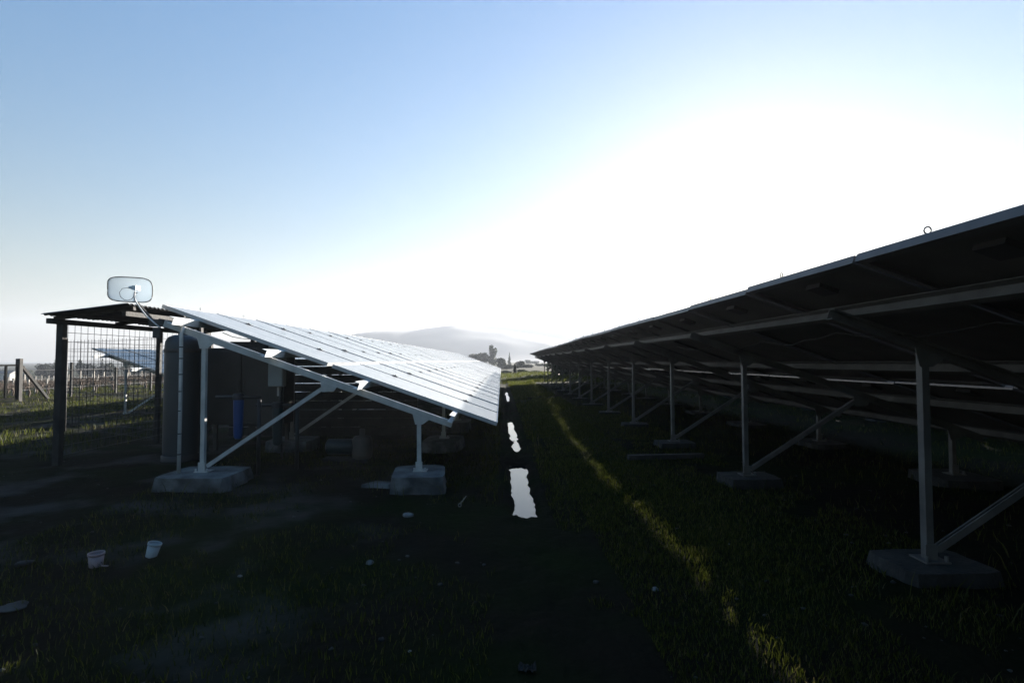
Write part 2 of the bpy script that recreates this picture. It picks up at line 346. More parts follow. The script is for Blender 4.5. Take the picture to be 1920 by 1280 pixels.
def solar_array(label, xh, zh, y0, ncol, bays, pad_top, GAP=GAP, cgap=CGAP, slope_y=0.0, wave=.008, detail=True, purlin_y0=None, near=12, seed=1, hooks=True, xr=.54):
    PITCHY = PW + cgap; rnd = random.Random(seed); STEEL = M['steel_shaded'] if xh > 0 else M['steel']; CONC = M['concrete_shaded'] if xh > 0 else M['concrete']
    root = empty('solar_array', (xh, y0, 0)); tag(root, label, 'solar array')
    inv = Matrix.Translation((-xh, -y0, 0))
    def sag(y): return slope_y*(y - 5) + wave*math.sin(y*.61 + seed) + wave*.6*math.sin(y*1.7 + seed*2)
    def add(name, me, mw, parent=root):
        return obj(name, me, parent, inv @ mw if parent is root else mw)
    for c in range(ncol):
        y = y0 + c*PITCHY
        for k in range(2):
            p = Vector((xh, y, zh + sag(y))) + UD*(k*(PL + GAP)) + ND*rnd.uniform(-.0007, .0007)
            o = add('panel', panel_clean_me if xh < -5 else panel_me, frame_matrix(p, (rnd.uniform(-.0012,.0012), rnd.uniform(-.001,.001), rnd.uniform(-.0006,.0006))))
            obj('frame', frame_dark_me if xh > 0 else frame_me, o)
            if detail and c < near: obj('junction_box', jbox_me, o)
            if detail and c < near and c > 0:
                for s_ in (.38, 1.22): obj('clamp', clamp_me, o, Matrix.Translation((s_ if k == 0 else s_+.04, -CGAP/2, 0)))
        if hooks and c < 22:
            p = Vector((xh, y + PITCHY*.62, zh + sag(y))) + UD*.02
            add('cable_hook', hook_me, Matrix.Translation(p) @ Euler((0, 0, rnd.uniform(-1.2, 1.2))).to_matrix().to_4x4())
    yend = y0 + ncol*PITCHY
    pys = purlin_y0 if purlin_y0 is not None else y0 - .42
    # four purlins, C sections following the slope of the row
    for s_ in (.36, 1.21, 2.06, 2.93):
        mb = MB(); ys = list(np.arange(pys, yend + .25, 2.05)) + [yend + .25]
        off = UD*s_ - ND*(PT + PUR_H/2)
        P = [(-.022,-PUR_H/2),(.022,-PUR_H/2),(.022,-PUR_H/2+.004),(-.018,-PUR_H/2+.004),(-.018,PUR_H/2-.004),(.022,PUR_H/2-.004),(.022,PUR_H/2),(-.022,PUR_H/2)]
        for a, b in zip(ys[:-1], ys[1:]):
            pa = Vector((xh, a, zh + sag(a))) + off; pb = Vector((xh, b - .003, zh + sag(b))) + off
            mb.extrude([(-q, w) for q, w in P][::-1], pa, pb, ND)
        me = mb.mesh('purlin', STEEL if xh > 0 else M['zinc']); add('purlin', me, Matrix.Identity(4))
    if detail:
        cb = MB(); pp = []
        for c in range(min(ncol, 20)):
            for f in np.linspace(0, 1, 7)[:-1]:
                yy = y0 + (c + f)*PITCHY; dip = .03 + .05*math.sin(math.pi*f)*rnd.uniform(.6, 1.3)
                pp.append(Vector((xh, yy, zh + sag(yy))) + UD*(.62 + .03*math.sin(c*2.1 + f*3)) - ND*(PT + dip))
        cb.tube(pp, .004, 5); add('cable', cb.mesh('cable', M['black'], True), Matrix.Identity(4))
    off_r = -ND*(PT + PUR_H + RAF_H/2)
    xf = 2.45                                  # rear and front post, measured from the high edge
    for bi, y in enumerate(bays):
        z = zh + sag(y)
        O = Vector((xh, y, z)) + off_r
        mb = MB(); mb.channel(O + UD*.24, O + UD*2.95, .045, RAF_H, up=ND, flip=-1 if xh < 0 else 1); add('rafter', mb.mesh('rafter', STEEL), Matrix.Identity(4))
        def raf(xo): return O.z - (xo - (O.x - xh))*.353 - RAF_H/2/CT
        for kind, xo in (('rear', xr), ('front', xf)):
            x = xh + xo; top = raf(xo); pt = pad_top(x, y)
            lean = rnd.uniform(-.008, .008)
            mb = MB(); mb.channel((x, y, pt), (x + lean, y, top + .004), .04, .036, lip=.011, up=(-1,0,0), flip=-1); add('post', mb.mesh('post', STEEL), Matrix.Identity(4))
            # gusset under the rafter
            mb = MB(); a = Vector((x, y - .031, 0))
            zz = lambda q: O.z - (q - (O.x - xh))*.353
            pts = [(xo-.06, zz(xo-.06)-.024), (xo+.09, zz(xo+.09)-.024), (xo+.03, top-.07), (xo-.035, top-.07)]
            vs = [(xh+q, y-.0285, w) for q, w in pts] + [(xh+q, y-.0245, w) for q, w in pts]
            mb.add(vs, [(0,1,2,3)[::-1],(4,5,6,7),(0,4,5,1)[::-1],(1,5,6,2)[::-1],(2,6,7,3)[::-1],(3,7,4,0)[::-1]]); add('gusset', mb.mesh('gusset', STEEL), Matrix.Identity(4))
            # base plate with two bolts
            mb = MB(); mb.box((x-.05, y-.06, pt+.001), (x+.07, y+.06, pt+.009)); mb.box((x-.03, y-.0285, pt+.009), (x+.03, y-.0235, pt+.085))
            for bx_ in (-.038, .058): mb.lathe([(0,pt+.034),(.009,pt+.034),(.009,pt+.009)], (x+bx_, y-.045, 0), 8)
            add('base_plate', mb.mesh('base_plate', STEEL), Matrix.Identity(4))
            # concrete footing
            w, d = ((.28, .25) if xh < 0 else (.21, .175)) if kind == 'rear' else (.21, .29)
            w *= rnd.uniform(.9, 1.1); d *= rnd.uniform(.9, 1.1)
            bm = bmesh.new(); bmesh.ops.create_cube(bm, size=1); bmesh.ops.subdivide_edges(bm, edges=bm.edges[:], cuts=4, use_grid_fill=True)
            for v in bm.verts:
                c_ = v.co.copy(); top_ = c_.z > .49
                tap = 1.0 + (.5 - c_.z)*.12
                v.co = Vector((c_.x*2*w*tap, c_.y*2*d*tap, (c_.z-.5)*.42))
                rr = rnd.uniform
                if not top_: v.co += Vector((rr(-.018,.018), rr(-.018,.018), 0))
                else: v.co.z += rr(-.006, .0); 
                if abs(abs(c_.x)-.5) < .01 and abs(abs(c_.y)-.5) < .01: v.co.x *= .93; v.co.y *= .93
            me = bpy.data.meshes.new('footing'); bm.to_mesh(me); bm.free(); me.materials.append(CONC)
            add('footing', me, Matrix.Translation((x + (.02 if kind == 'rear' else 0), y, pt)) @ Euler((0,0,rnd.uniform(-.12,.12))).to_matrix().to_4x4())
        # diagonal brace from the rear foot up to the rafter
        pt = pad_top(xh + xr, y); p0 = Vector((xh + xr + .04, y, pt + .05)); xo = 1.62
        p1 = Vector((xh + xo, y, raf(xo) - .02)); mb = MB(); mb.channel(p0, p1, .034, .03, lip=.009, up=(0,1,0)); add('brace', mb.mesh('brace', STEEL), Matrix.Identity(4))
        mb = MB(); zz = lambda q: O.z - (q - (O.x - xh))*.353
        pts = [(xo-.05, zz(xo-.05)-.024), (xo+.1, zz(xo+.1)-.024), (xo+.07, raf(xo+.07)-.045), (xo-.03, raf(xo)-.075)]
        vs = [(xh+q, y-.0305, w) for q, w in pts] + [(xh+q, y-.0265, w) for q, w in pts]
        mb.add(vs, [(0,1,2,3)[::-1],(4,5,6,7),(0,4,5,1)[::-1],(1,5,6,2)[::-1],(2,6,7,3)[::-1],(3,7,4,0)[::-1]]); add('gusset', mb.mesh('gusset', STEEL), Matrix.Identity(4))
    return root

PADZ = CAMZ - .98
L1 = solar_array('long tilted solar array left of the ditch with pale reflecting glass', -3.18, CAMZ + .536, 5.28, 37, [5.02 + 2.1*i for i in range(18)], lambda x, y: PADZ, wave=.004, purlin_y0=4.87, seed=1, cgap=.007)
R1 = solar_array('near right solar array seen from its dark underside, sun above its edge', 1.455, CAMZ + .425, 2.2 - 7*PITCHY, 33, [2.74 + 2.04*i for i in range(-4, 13)], lambda x, y: PADZ + min(0, -.0022*(y-5)), slope_y=-.0022, wave=.007, near=18, seed=2, xr=.645, cgap=.017)
R2 = solar_array('second solar array to the right, showing beneath the nearest right array', 6.075, CAMZ + .40, -3.4, 36, [-3.0 + 2.1*i for i in range(18)], lambda x, y: PADZ - .02, wave=.006, detail=False, seed=3, hooks=False, GAP=.034)
R3 = solar_array('third and farthest solar array to the right, glimpsed between the posts', 10.7, CAMZ + .38, 0.0, 36, [.4 + 2.1*i for i in range(18)], lambda x, y: PADZ - .04, wave=.006, detail=False, seed=4, hooks=False, GAP=.034)
L2 = solar_array('blue grey solar array behind the wire mesh of the shed, by the vineyard', -8.9, CAMZ + .285, 12.3, 28, [12.6 + 2.1*i for i in range(14)], lambda x, y: PADZ - .25, wave=.006, detail=False, seed=5, hooks=False, GAP=.2)

# ------------------------------------------------------------------ pump shed at the left
SX0, SX1, SY0, SY1 = -4.80, -3.92, 5.89, 9.1
ZA, ZB = CAMZ + .485, CAMZ + .597
shed = empty('shed', (SX0, SY0, gh(SX0, SY0))); tag(shed, 'open pump shed with dark corrugated roof and wire mesh side', 'shed')
sinv = -Vector(shed.location)
def spart(mb, name, mat, smooth=False, parent=None):
    o = mb.build(name, mat, parent or shed, smooth)
    if parent is None: o.location = sinv
    return o
nS = 4; wS = (SY1 - SY0)/nS
for k in range(nS):
    ya = SY0 + k*wS - (.05 if k else 0); yb = SY0 + (k+1)*wS; ys = np.linspace(ya, yb, 61); mb = MB(); lift = .006*(k % 2)
    zw = .011*np.sin(2*math.pi*(ys - SY0)/.076)
    V = []
    for t in np.linspace(0, 1, 5):
        x = SX0 + t*(SX1 - SX0) + random.uniform(-.004,.004); z = ZA + t*(ZB - ZA) + lift
        V += [(x, y, z + w) for y, w in zip(ys, zw)]
    n_ = len(ys); nv = len(V); V2 = V + [(a, b, c - .002) for a, b, c in V]
    fs = [(i*n_+j, (i+1)*n_+j, (i+1)*n_+j+1, i*n_+j+1) for i in range(4) for j in range(n_-1)]
    fs += [tuple(q + nv for q in f)[::-1] for f in fs]
    for j in range(n_-1): fs += [(j, j+1, nv+j+1, nv+j), (4*n_+j+1, 4*n_+j, nv+4*n_+j, nv+4*n_+j+1)]
    mb.add(V2, fs); spart(mb, 'roof_sheet', M['sheet'], True)
def roofz(x): return ZA + (x - SX0)/(SX1 - SX0)*(ZB - ZA)
mb = MB(); mb.bar((-4.72, 5.89, CAMZ+.415), (-4.72, 9.1, CAMZ+.43), .05, .055); spart(mb, 'wall_plate', M['wood'])
mb = MB(); mb.bar((-4.0, 5.97, CAMZ+.50), (-4.0, 9.1, CAMZ+.515), .045, .05); spart(mb, 'wall_plate', M['wood'])
for y in (6.05, 7.0, 8.0, 9.0):
    mb = MB(); mb.bar((-4.78, y, roofz(-4.78)-.035), (-3.94, y, roofz(-3.94)-.035), .04, .04); spart(mb, 'roof_batten', M['wood'])
for x, y, w in ((-4.69, 6.02, .066), (-4.69, 7.72, .052), (-4.69, 9.05, .07), (-4.0, 7.45, .06), (-4.0, 9.05, .07)):
    g0 = gh(x, y) - .05; top = (CAMZ+.39) if x < -4.3 else CAMZ + .478
    mb = MB(); mb.bar((x, y, g0), (x + .01, y, top), w, w, up=(0,1,0)); spart(mb, 'post', M['wood'])
def mesh_panel(pa, pb, zb, zt, pitch, r):
    mb = MB(); pa = Vector(pa); pb = Vector(pb); d = pb - pa; L = d.length; d.normalize(); n_ = Vector((d.y, -d.x, 0))
    for k in range(int(L/pitch)+1):
        q = pa + d*(k*pitch + .01) + n_*random.uniform(-.006,.006); e = random.uniform(-.006,.006)
        mb.tube([(q.x, q.y, zb), (q.x+d.x*e, q.y+d.y*e, (zb+zt)/2), (q.x, q.y, zt)], r, 4)
    for k in range(int((zt-zb)/pitch)+1):
        z = zb + k*pitch; m_ = (pa+pb)/2
        mb.tube([(pa.x, pa.y, z), (m_.x+n_.x*.01, m_.y+n_.y*.01, z+random.uniform(-.008,.008)), (pb.x, pb.y, z)], r, 4)
    return mb
spart(mesh_panel((-4.66, 6.06, 0), (-4.66, 9.0, 0), .12, CAMZ+.385, .1, .0027), 'wire_mesh', M['wire'])
mp = empty('mesh_gate', (-7.1, 9.25, gh(-7.1, 9.25))); tag(mp, 'rusty wire mesh gate leaning out behind the left shed post', 'gate')
o = mesh_panel((-7.1, 9.25, 0), (-4.78, 7.85, 0), gh(-6, 8.5)+.04, CAMZ+.33, .115, .003).build('wire_mesh', M['wire'], mp); o.location = -Vector(mp.location)
for x, y in ((-7.1, 9.25), (-4.78, 7.85)):
    mb = MB(); mb.tube([(x, y, gh(x, y)-.05), (x, y, CAMZ+.36)], .014, 8); o = mb.build('gate_frame', M['iron'], mp, True); o.location = -Vector(mp.location)

def thing_at(name, loc, label, cat, group=None):
    o = empty(name, loc); tag(o, label, cat, group); return o

# pressure tank
tx, ty = -3.56, 6.3; tz = gh(tx, ty); th = CAMZ + .29 - tz
t = thing_at('pressure_tank', (tx, ty, tz), 'slim slate grey pressure tank with domed top in front of the shed', 'tank')
MB().lathe([(0,.02),(.15,.02),(.172,.05),(.178,.1),(.178,th-.14),(.17,th-.075),(.14,th-.028),(.09,th-.006),(0,th)], seg=36).build('vessel', M['slate'], t, True)
MB().lathe([(.19,0),(.19,.06),(.18,.07)], seg=32).build('base_ring', M['black'], t, True)
MB().lathe([(.181,th-.2),(.184,th-.19),(.184,th-.17),(.181,th-.16)], seg=36).build('band', M['iron'], t, True)
MB().lathe([(.05,th-.012),(.05,th+.05),(.03,th+.06),(0,th+.06)], seg=16).build('valve_head', M['black'], t, True)
# control cabinet behind
c = thing_at('control_cabinet', (-3.1, 6.9, gh(-3.1, 6.9)), 'dark brown control cabinet under the left array beside the tank', 'cabinet')
MB().box((-.5,-.16,.35), (.5,.16,1.26)).build('body', M['cabinet'], c, bevel=.006)
MB().box((-.48,-.178,.39), (-.008,-.161,1.22)).build('door', M['cabinet'], c, bevel=.004)
MB().box((.008,-.178,.39), (.48,-.161,1.22)).build('door', M['cabinet'], c, bevel=.004)
for x in (-.04, .03): MB().box((x,-.19,.75), (x+.014,-.1785,.88)).build('handle', M['iron'], c)
for x in (-.46,.42):
    for y in (-.13,.09): MB().box((x,y,-.06), (x+.04,y+.04,.349)).build('leg', M['iron'], c)
# board wall behind the pump gear
bw = thing_at('board_wall', (-4.0, 8.35, gh(-4, 8.35)), 'dark horizontal board wall behind the pumps under the left array', 'wall')
for k in range(11):
    z0 = .02 + k*.128; z1 = z0 + (.118 if k < 8 else .1); xm = -3.18 + (CAMZ + .536 - .16 - z1)/.353
    x1 = min(-1.25, xm); dz = random.uniform(-.004,.004)
    if x1 > -3.9: o = MB().box((-4.02, 8.34, z0+dz), (x1, 8.362, z1+dz)).build('board', M['wood'], bw); o.location = -Vector(bw.location)
for x in (-3.7, -2.6, -1.5):
    o = MB().box((x, 8.363, gh(x, 8.36)-.1), (x+.06, 8.42, min(1.4, CAMZ + .536 - .353*(x+3.18) - .17))).build('post', M['wood'], bw); o.location = -Vector(bw.location)
# pale electric box hung under the array
e = thing_at('electrical_box', (-2.33, 5.86, .45), 'pale grey electrical box hanging behind the left rafter', 'box')
MB().box((-.078,-.06,.40), (.078,.04,.83)).build('body', M['palegrey'], e, bevel=.012)
MB().box((-.07,-.066,.41), (.07,-.061,.82)).build('lid', M['palegrey'], e, bevel=.004)
MB().box((-.02,.0405,.3), (.02,.07,.86)).build('bracket', M['steel'], e)
MB().tube([(.03,0,.4),(.03,0,.1),(.05,.02,-.35)], .011, 8).build('conduit', M['black'], e, True)
# blue and teal filter housings
def filt(x, y, z0, z1, r, mat, label):
    f = thing_at('filter_housing', (x, y, z0), label, 'water filter'); h = z1 - z0
    MB().lathe([(0,0),(r*.55,0),(r*.8,.02),(r*.86,.05),(r,h-.09),(r,h-.06)], seg=24).build('sump', mat, f, True)
    MB().lathe([(r*1.12,h-.06),(r*1.12,h-.015),(r*.9,h),(0,h)], seg=24).build('cap', M['black'], f, True)
    MB().tube([(-.22,0,h-.035),(.22,0,h-.035)], .018, 10).build('pipe', M['black'], f, True)
    MB().tube([(.2,0,h-.05),(.2,.0,-z0-.02)], .02, 8).build('pipe', M['black'], f, True)
filt(-2.56, 5.5, .36, .80, .048, M['blue'], 'bright blue water filter housing under the left array')
filt(-2.28, 5.75, .26, .70, .052, M['teal'], 'dark teal water filter housing beside the blue one')
# low water pump near the filters
p = thing_at('water_pump', (-1.75, 6.2, gh(-1.75, 6.2)), 'small dark blue water pump on the ground under the left array', 'pump')
mb = MB(); mb.tube([(-.17,0,.15),(-.15,0,.15),(.12,0,.15),(.14,0,.15)], [.05,.085,.085,.06], 20); mb.build('motor', M['teal'], p, True)
MB().lathe([(.0,.02),(.1,.02),(.11,.06),(.11,.22),(.09,.26),(.03,.27),(.03,.34),(0,.34)], (.22,0,0), 20).build('volute', M['iron'], p, True)
MB().box((-.2,-.09,-.03),(.3,.09,.03)).build('base', M['concrete_shaded'], p, bevel=.008)

# conduit pipe standing beside the first rear post
cx_, cy_ = -2.83, 4.98
t = thing_at('conduit_pipe', (cx_, cy_, gh(cx_, cy_)), 'thin grey conduit pipe with black ties beside the first rear post', 'pipe')
hh = CAMZ + .3 - gh(cx_, cy_)
MB().tube([(0,0,-.05),(.004,0,hh*.5),(.0,0,hh-.06),(.01,.02,hh)], .0155, 14).build('pipe', M['steel'], t, True)
for z in (.28, .46, .66, .83, .98, 1.12, 1.22): MB().lathe([(.0165,z),(.0185,z+.002),(.0185,z+.008),(.0165,z+.01)], seg=14).build('tie', M['black'], t, True)
# drain pipe end stub next to it
# ------------------------------------------------------------------ dish antenna
dc = at(246, 543, 5.15)
ant = thing_at('dish_antenna', at(297, 612, 5.0), 'rounded rectangular grey dish antenna on a curved white arm above the shed', 'antenna')
ai = -Vector(ant.location)
def apart(mb, name, mat, smooth=True):
    o = mb.build(name, mat, ant, smooth); o.location = ai; return o
def dish_mesh():
    mb = MB(); W, H, rad = .182, .112, .062; N = 48; rings = []
    def outline(f):
        pts = []
        for k in range(N):
            a = 2*math.pi*k/N; ex = 2/4.2
            c_, s_ = math.cos(a), math.sin(a)
            pts.append((math.copysign(abs(c_)**ex, c_)*W*f, math.copysign(abs(s_)**ex, s_)*H*f))
        return pts
    V = []; fr = [0.02,.2,.4,.6,.8,.93,1.0]
    tilt = Euler((R(8), R(2), R(12))).to_matrix()
    for side in (0, .006):
        for f in fr:
            for x, z in outline(f):
                dd = .05*((x/W)**2 + (z/H)**2*.6) ; V.append(tilt @ Vector((x, -dd + side + .03, z)))
    n1 = len(fr)
    fs = []
    for b in (0, n1*N):
        for i in range(n1-1):
            for k in range(N):
                q = (b+i*N+k, b+i*N+(k+1)%N, b+(i+1)*N+(k+1)%N, b+(i+1)*N+k); fs.append(q[::-1] if b else q)
        fs.append(tuple(b + k for k in range(N)) if b else tuple(b + k for k in range(N))[::-1])
    o_ = (n1-1)*N
    for k in range(N): fs.append((o_+k, o_+(k+1)%N, n1*N+o_+(k+1)%N, n1*N+o_+k))
    mb.add([v + dc for v in V], fs)
    rim = MB(); pts = [tilt @ Vector((x, -.05*((x/W)**2 + (z/H)**2*.6) + .033, z)) + dc for x, z in outline(1.0)]; pts.append(pts[0])
    rim.tube(pts, .0042, 6, cap=False)
    return mb, rim
d_, r_ = dish_mesh(); apart(d_, 'reflector', M['dish']); apart(r_, 'rim', M['iron'])
P = lambda x, y, Y=4.93: at(x, y, Y)
apart(MB().tube([P(253,546,4.9), P(251.5,556,4.9), P(254,564,4.91), P(261,575,4.93), P(274,592,4.96), P(288,604,4.99), P(300,614,5.0)], .0062, 10), 'arm', M['white'])
fb = P(255,540,4.88); apart(MB().box(fb - Vector((.017,.03,.018)), fb + Vector((.017,.03,.018))), 'feed_horn', M['white'], False)
fb = P(248.5,539.5,4.88); apart(MB().tube([fb + Vector((-.004,-.03,0)), fb + Vector((-.004,.04,0))], .012, 12), 'feed_horn', M['white'])
apart(MB().tube([P(248,541,4.9), P(238,539.5,4.93), P(229,541,4.95), P(224,548,4.95), P(225.5,556,4.95), P(233,562,4.95), P(240,563,4.95), P(248,560,4.95), P(252,552,4.92)], .0022, 6), 'cable', M['black'])
apart(MB().tube([P(254,549,4.9) + Vector((-.012,0,0)), P(254,549,4.9) + Vector((.018,0,0))], .003, 6), 'clip', M['black'])
bk = P(291,606,5.02); apart(MB().box(bk + Vector((-.05,-.01,-.03)), bk + Vector((.07,.012,.035))), 'bracket', M['iron'], False)
bk = P(294,622,5.02); apart(MB().box(bk + Vector((-.03,-.012,-.055)), bk + Vector((.03,.01,.04))), 'bracket', M['iron'], False)
apart(MB().bar(P(298,600,5.03), P(330,606,5.03), .02, .03), 'mount', M['iron'], False)
apart(MB().tube([dc + Vector((.01,.045,-.03)), dc + Vector((.03,.05,-.12)), P(292,606,5.03)], .011, 8), 'mast', M['iron'])

# ------------------------------------------------------------------ field fence and gate
FX = -16.0
fence = thing_at('wire_fence', (FX, 18.8, gh(FX, 18.8)), 'dark post and wire fence along the vineyard edge', 'fence')
def fy(px): return -FX*F/(940 - px)
for k, (px, top) in enumerate(((52, .07), (147, -.06), (228, -.27), (292, -.3), (340, -.3), (385, -.3))):
    y = fy(px); r = .07 if k == 0 else .04
    mb = MB(); mb.bar((FX, y, gh(FX, y)-.1), (FX, y, CAMZ + top), r*2, r*2, up=(0,1,0)); o = mb.build('post', M['wood'], fence, bevel=.01); o.location = -Vector(fence.location)
for z in (.35, .7, 1.0):
    mb = MB(); ys = [fy(p_) for p_ in (52,147,228,292,340,385)]
    mb.tube([(FX, y, gh(FX, 20) + z) for y in ys], .006, 5); o = mb.build('wire', M['wire'], fence); o.location = -Vector(fence.location)
mb = MB(); y = fy(57); mb.bar((FX, y, CAMZ-.2), (FX+.1, fy(101), gh(FX, fy(101))-.02), .09, .08); o = mb.build('strut', M['wood'], fence); o.location = -Vector(fence.location)
gate = thing_at('field_gate', (FX, 17.2, gh(FX, 17.2)), 'dark metal field gate with upright bars beside the tall fence post', 'gate')
gi = -Vector(gate.location); gb = gh(FX, 17)
for z in (CAMZ - .15, gb + .12):
    o = MB().bar((FX, 14.6, z - .02), (FX, fy(49), z), .05, .05).build('rail', M['gate_paint'], gate); o.location = gi
for y in [fy(48), fy(28), fy(8), fy(-14), fy(-38), fy(-66), fy(-98)]:
    o = MB().bar((FX, y, gb + .1), (FX, y, CAMZ - .15), .05, .06, up=(0,1,0)).build('upright', M['gate_paint'], gate); o.location = gi

# ------------------------------------------------------------------ vineyard
def vine_proto(seed):
    rd = random.Random(seed); t = empty('grapevine')
    MB().bar((0,0,-.1), (rd.uniform(-.03,.03), rd.uniform(-.03,.03), rd.uniform(1.0,1.35)), .05, .05, up=(0,1,0)).build('stake', M['stake'], t)
    mb = MB(); mb.tube([(.05,0,-.05),(.07,.02,.25),(.04,-.02,.5),(.06,0,.68)], [.035,.03,.026,.02], 6); mb.build('trunk', M['cane'], t)
    mb = MB()
    for k in range(26):
        a = rd.choice((-1,1)); l = rd.uniform(.25,.75); z0 = rd.uniform(.35,.75); y0 = rd.uniform(-.1,.1)
        mb.tube([(.05, y0, z0), (.05+rd.uniform(-.2,.2), y0+a*l*.5, z0+rd.uniform(-.05,.2)), (.05+rd.uniform(-.3,.3), y0+a*l, z0+rd.uniform(-.25,.4))], [.012,.009,.005], 4)
    mb.build('canes', M['cane'], t)
    return t
vp = [vine_proto(k) for k in range(4)]; used = [False]*4
for r_i in range(5):
    for k in range(17):
        x = -17.6 - 1.9*r_i + random.uniform(-.1,.1); y = 18.6 + 1.15*k + random.uniform(-.15,.15) + r_i*.6
        px = 940 + x/y*F
        if px < -20 or px > 400: continue
        v = (r_i*3 + k) % 4
        o = copy_tree(vp[v]) if used[v] else vp[v]; used[v] = True
        o.location = (x, y, gh(x, y)); o.rotation_euler = (0, 0, random.uniform(-.3,.3)); s_ = random.uniform(.85,1.1); o.scale = (s_, s_, s_*.68)
        vlabel = ('bare brown grapevine on a pale stake in the row nearest the wire fence', 'bare brown grapevine in the second row beyond the wire fence', 'bare brown grapevine in the middle row of the vineyard', 'bare brown grapevine in the fourth vineyard row from the fence', 'bare brown grapevine in the farthest row of the vineyard')[r_i]
        tag(o, vlabel, 'grapevine', 'grapevines in the field beyond the fence')

# ------------------------------------------------------------------ trees
def leaf_cloud(blobs, n, size, rd):
    V = []; Fq = []; tot = sum(b[3]*b[4]*b[5] for b in blobs)
    for (bx, by, bz, rx, ry, rz) in blobs:
        m_ = max(20, int(n*rx*ry*rz/tot))
        d = rd.normal(size=(m_, 3)); d /= np.linalg.norm(d, axis=1)[:, None]; d *= (rd.random(m_)**.42)[:, None]
        c_ = np.array([bx, by, bz]) + d*np.array([rx, ry, rz])
        a = rd.normal(size=(m_, 3)); a /= np.linalg.norm(a, axis=1)[:, None]
        b_ = np.cross(a, rd.normal(size=(m_, 3))); b_ /= np.linalg.norm(b_, axis=1)[:, None]
        s_ = size*rd.uniform(.6, 1.4, m_)[:, None]
        q = np.stack([c_ - a*s_, c_ + b_*s_*.45, c_ + a*s_, c_ - b_*s_*.45], 1); base = len(V)
        V.extend(q.reshape(-1, 3)); Fq.extend((np.arange(m_*4).reshape(-1, 4) + base).tolist())
    return V, Fq
def tree(name, label, px, ptop, Y, wpx, shape='round', mat='leaf', n=1700, group='trees along the far field edge', seed=0, cat='tree', base=None):
    rd = np.random.default_rng(seed); P_ = at(px, ptop, Y); g = gh(P_.x, P_.y) if base is None else base
    H = P_.z - g; W = wpx/F*Y/2
    t = empty(name, (P_.x, P_.y, g)); tag(t, label, cat, group)
    blobs = []
    if shape == 'round':
        for k in range(16):
            a = rd.uniform(0, 6.28); r = rd.uniform(0, .62)*W; z = H*rd.uniform(.22, .8); sc = rd.uniform(.3, .5)
            blobs.append((math.cos(a)*r, math.sin(a)*r, z, W*sc, W*sc, min(W*sc, (H - z)*.9)))
    elif shape == 'tall':
        for k in range(14):
            f = rd.uniform(.2, .93); a = rd.uniform(0, 6.28); r = rd.uniform(0, .5)*W*(1.2 - f*.6); sc = rd.uniform(.3,.5)*(1.15 - f*.5)
            blobs.append((math.cos(a)*r, math.sin(a)*r, H*f, W*sc, W*sc, min(W*sc*1.4, H*(1.02 - f))))
    elif shape == 'cone':
        for k in range(16):
            f = k/15*.85 + .12; w = W*(1.05 - f); a = rd.uniform(0, 6.28)
            blobs.append((math.cos(a)*w*.3, math.sin(a)*w*.3, H*f, w*.8, w*.8, H*.08))
    elif shape == 'shrub':
        for k in range(10):
            a = rd.uniform(0, 6.28); r = rd.uniform(0, .7)*W; z = H*rd.uniform(.25, .75)
            blobs.append((math.cos(a)*r, math.sin(a)*r*.6, z, W*.35, W*.3, H*.28))
    if shape != 'shrub':
        mb = MB(); mb.tube([(0,0,-.2),(.02*H,0,H*.25),(0,.01*H,H*.55),(.01*H,0,H*.85)], [.035*H,.026*H,.018*H,.006*H], 8)
        mb.build('trunk', M['bark'], t, True)
        lm = MB()
        for b in blobs[:7]:
            z0 = b[2]*rd.uniform(.5,.8); lm.tube([(0,0,z0), (b[0]*.5, b[1]*.5, (z0+b[2])/2), b[:3]], [.012*H,.008*H,.004*H], 5)
        lm.build('limbs', M['bark'], t, True)
    V, Fq = leaf_cloud(blobs, n, max(.08, min(.32, W*.1)), rd)
    obj('crown', npmesh('crown', V, Fq, M[mat]), t)
    return t
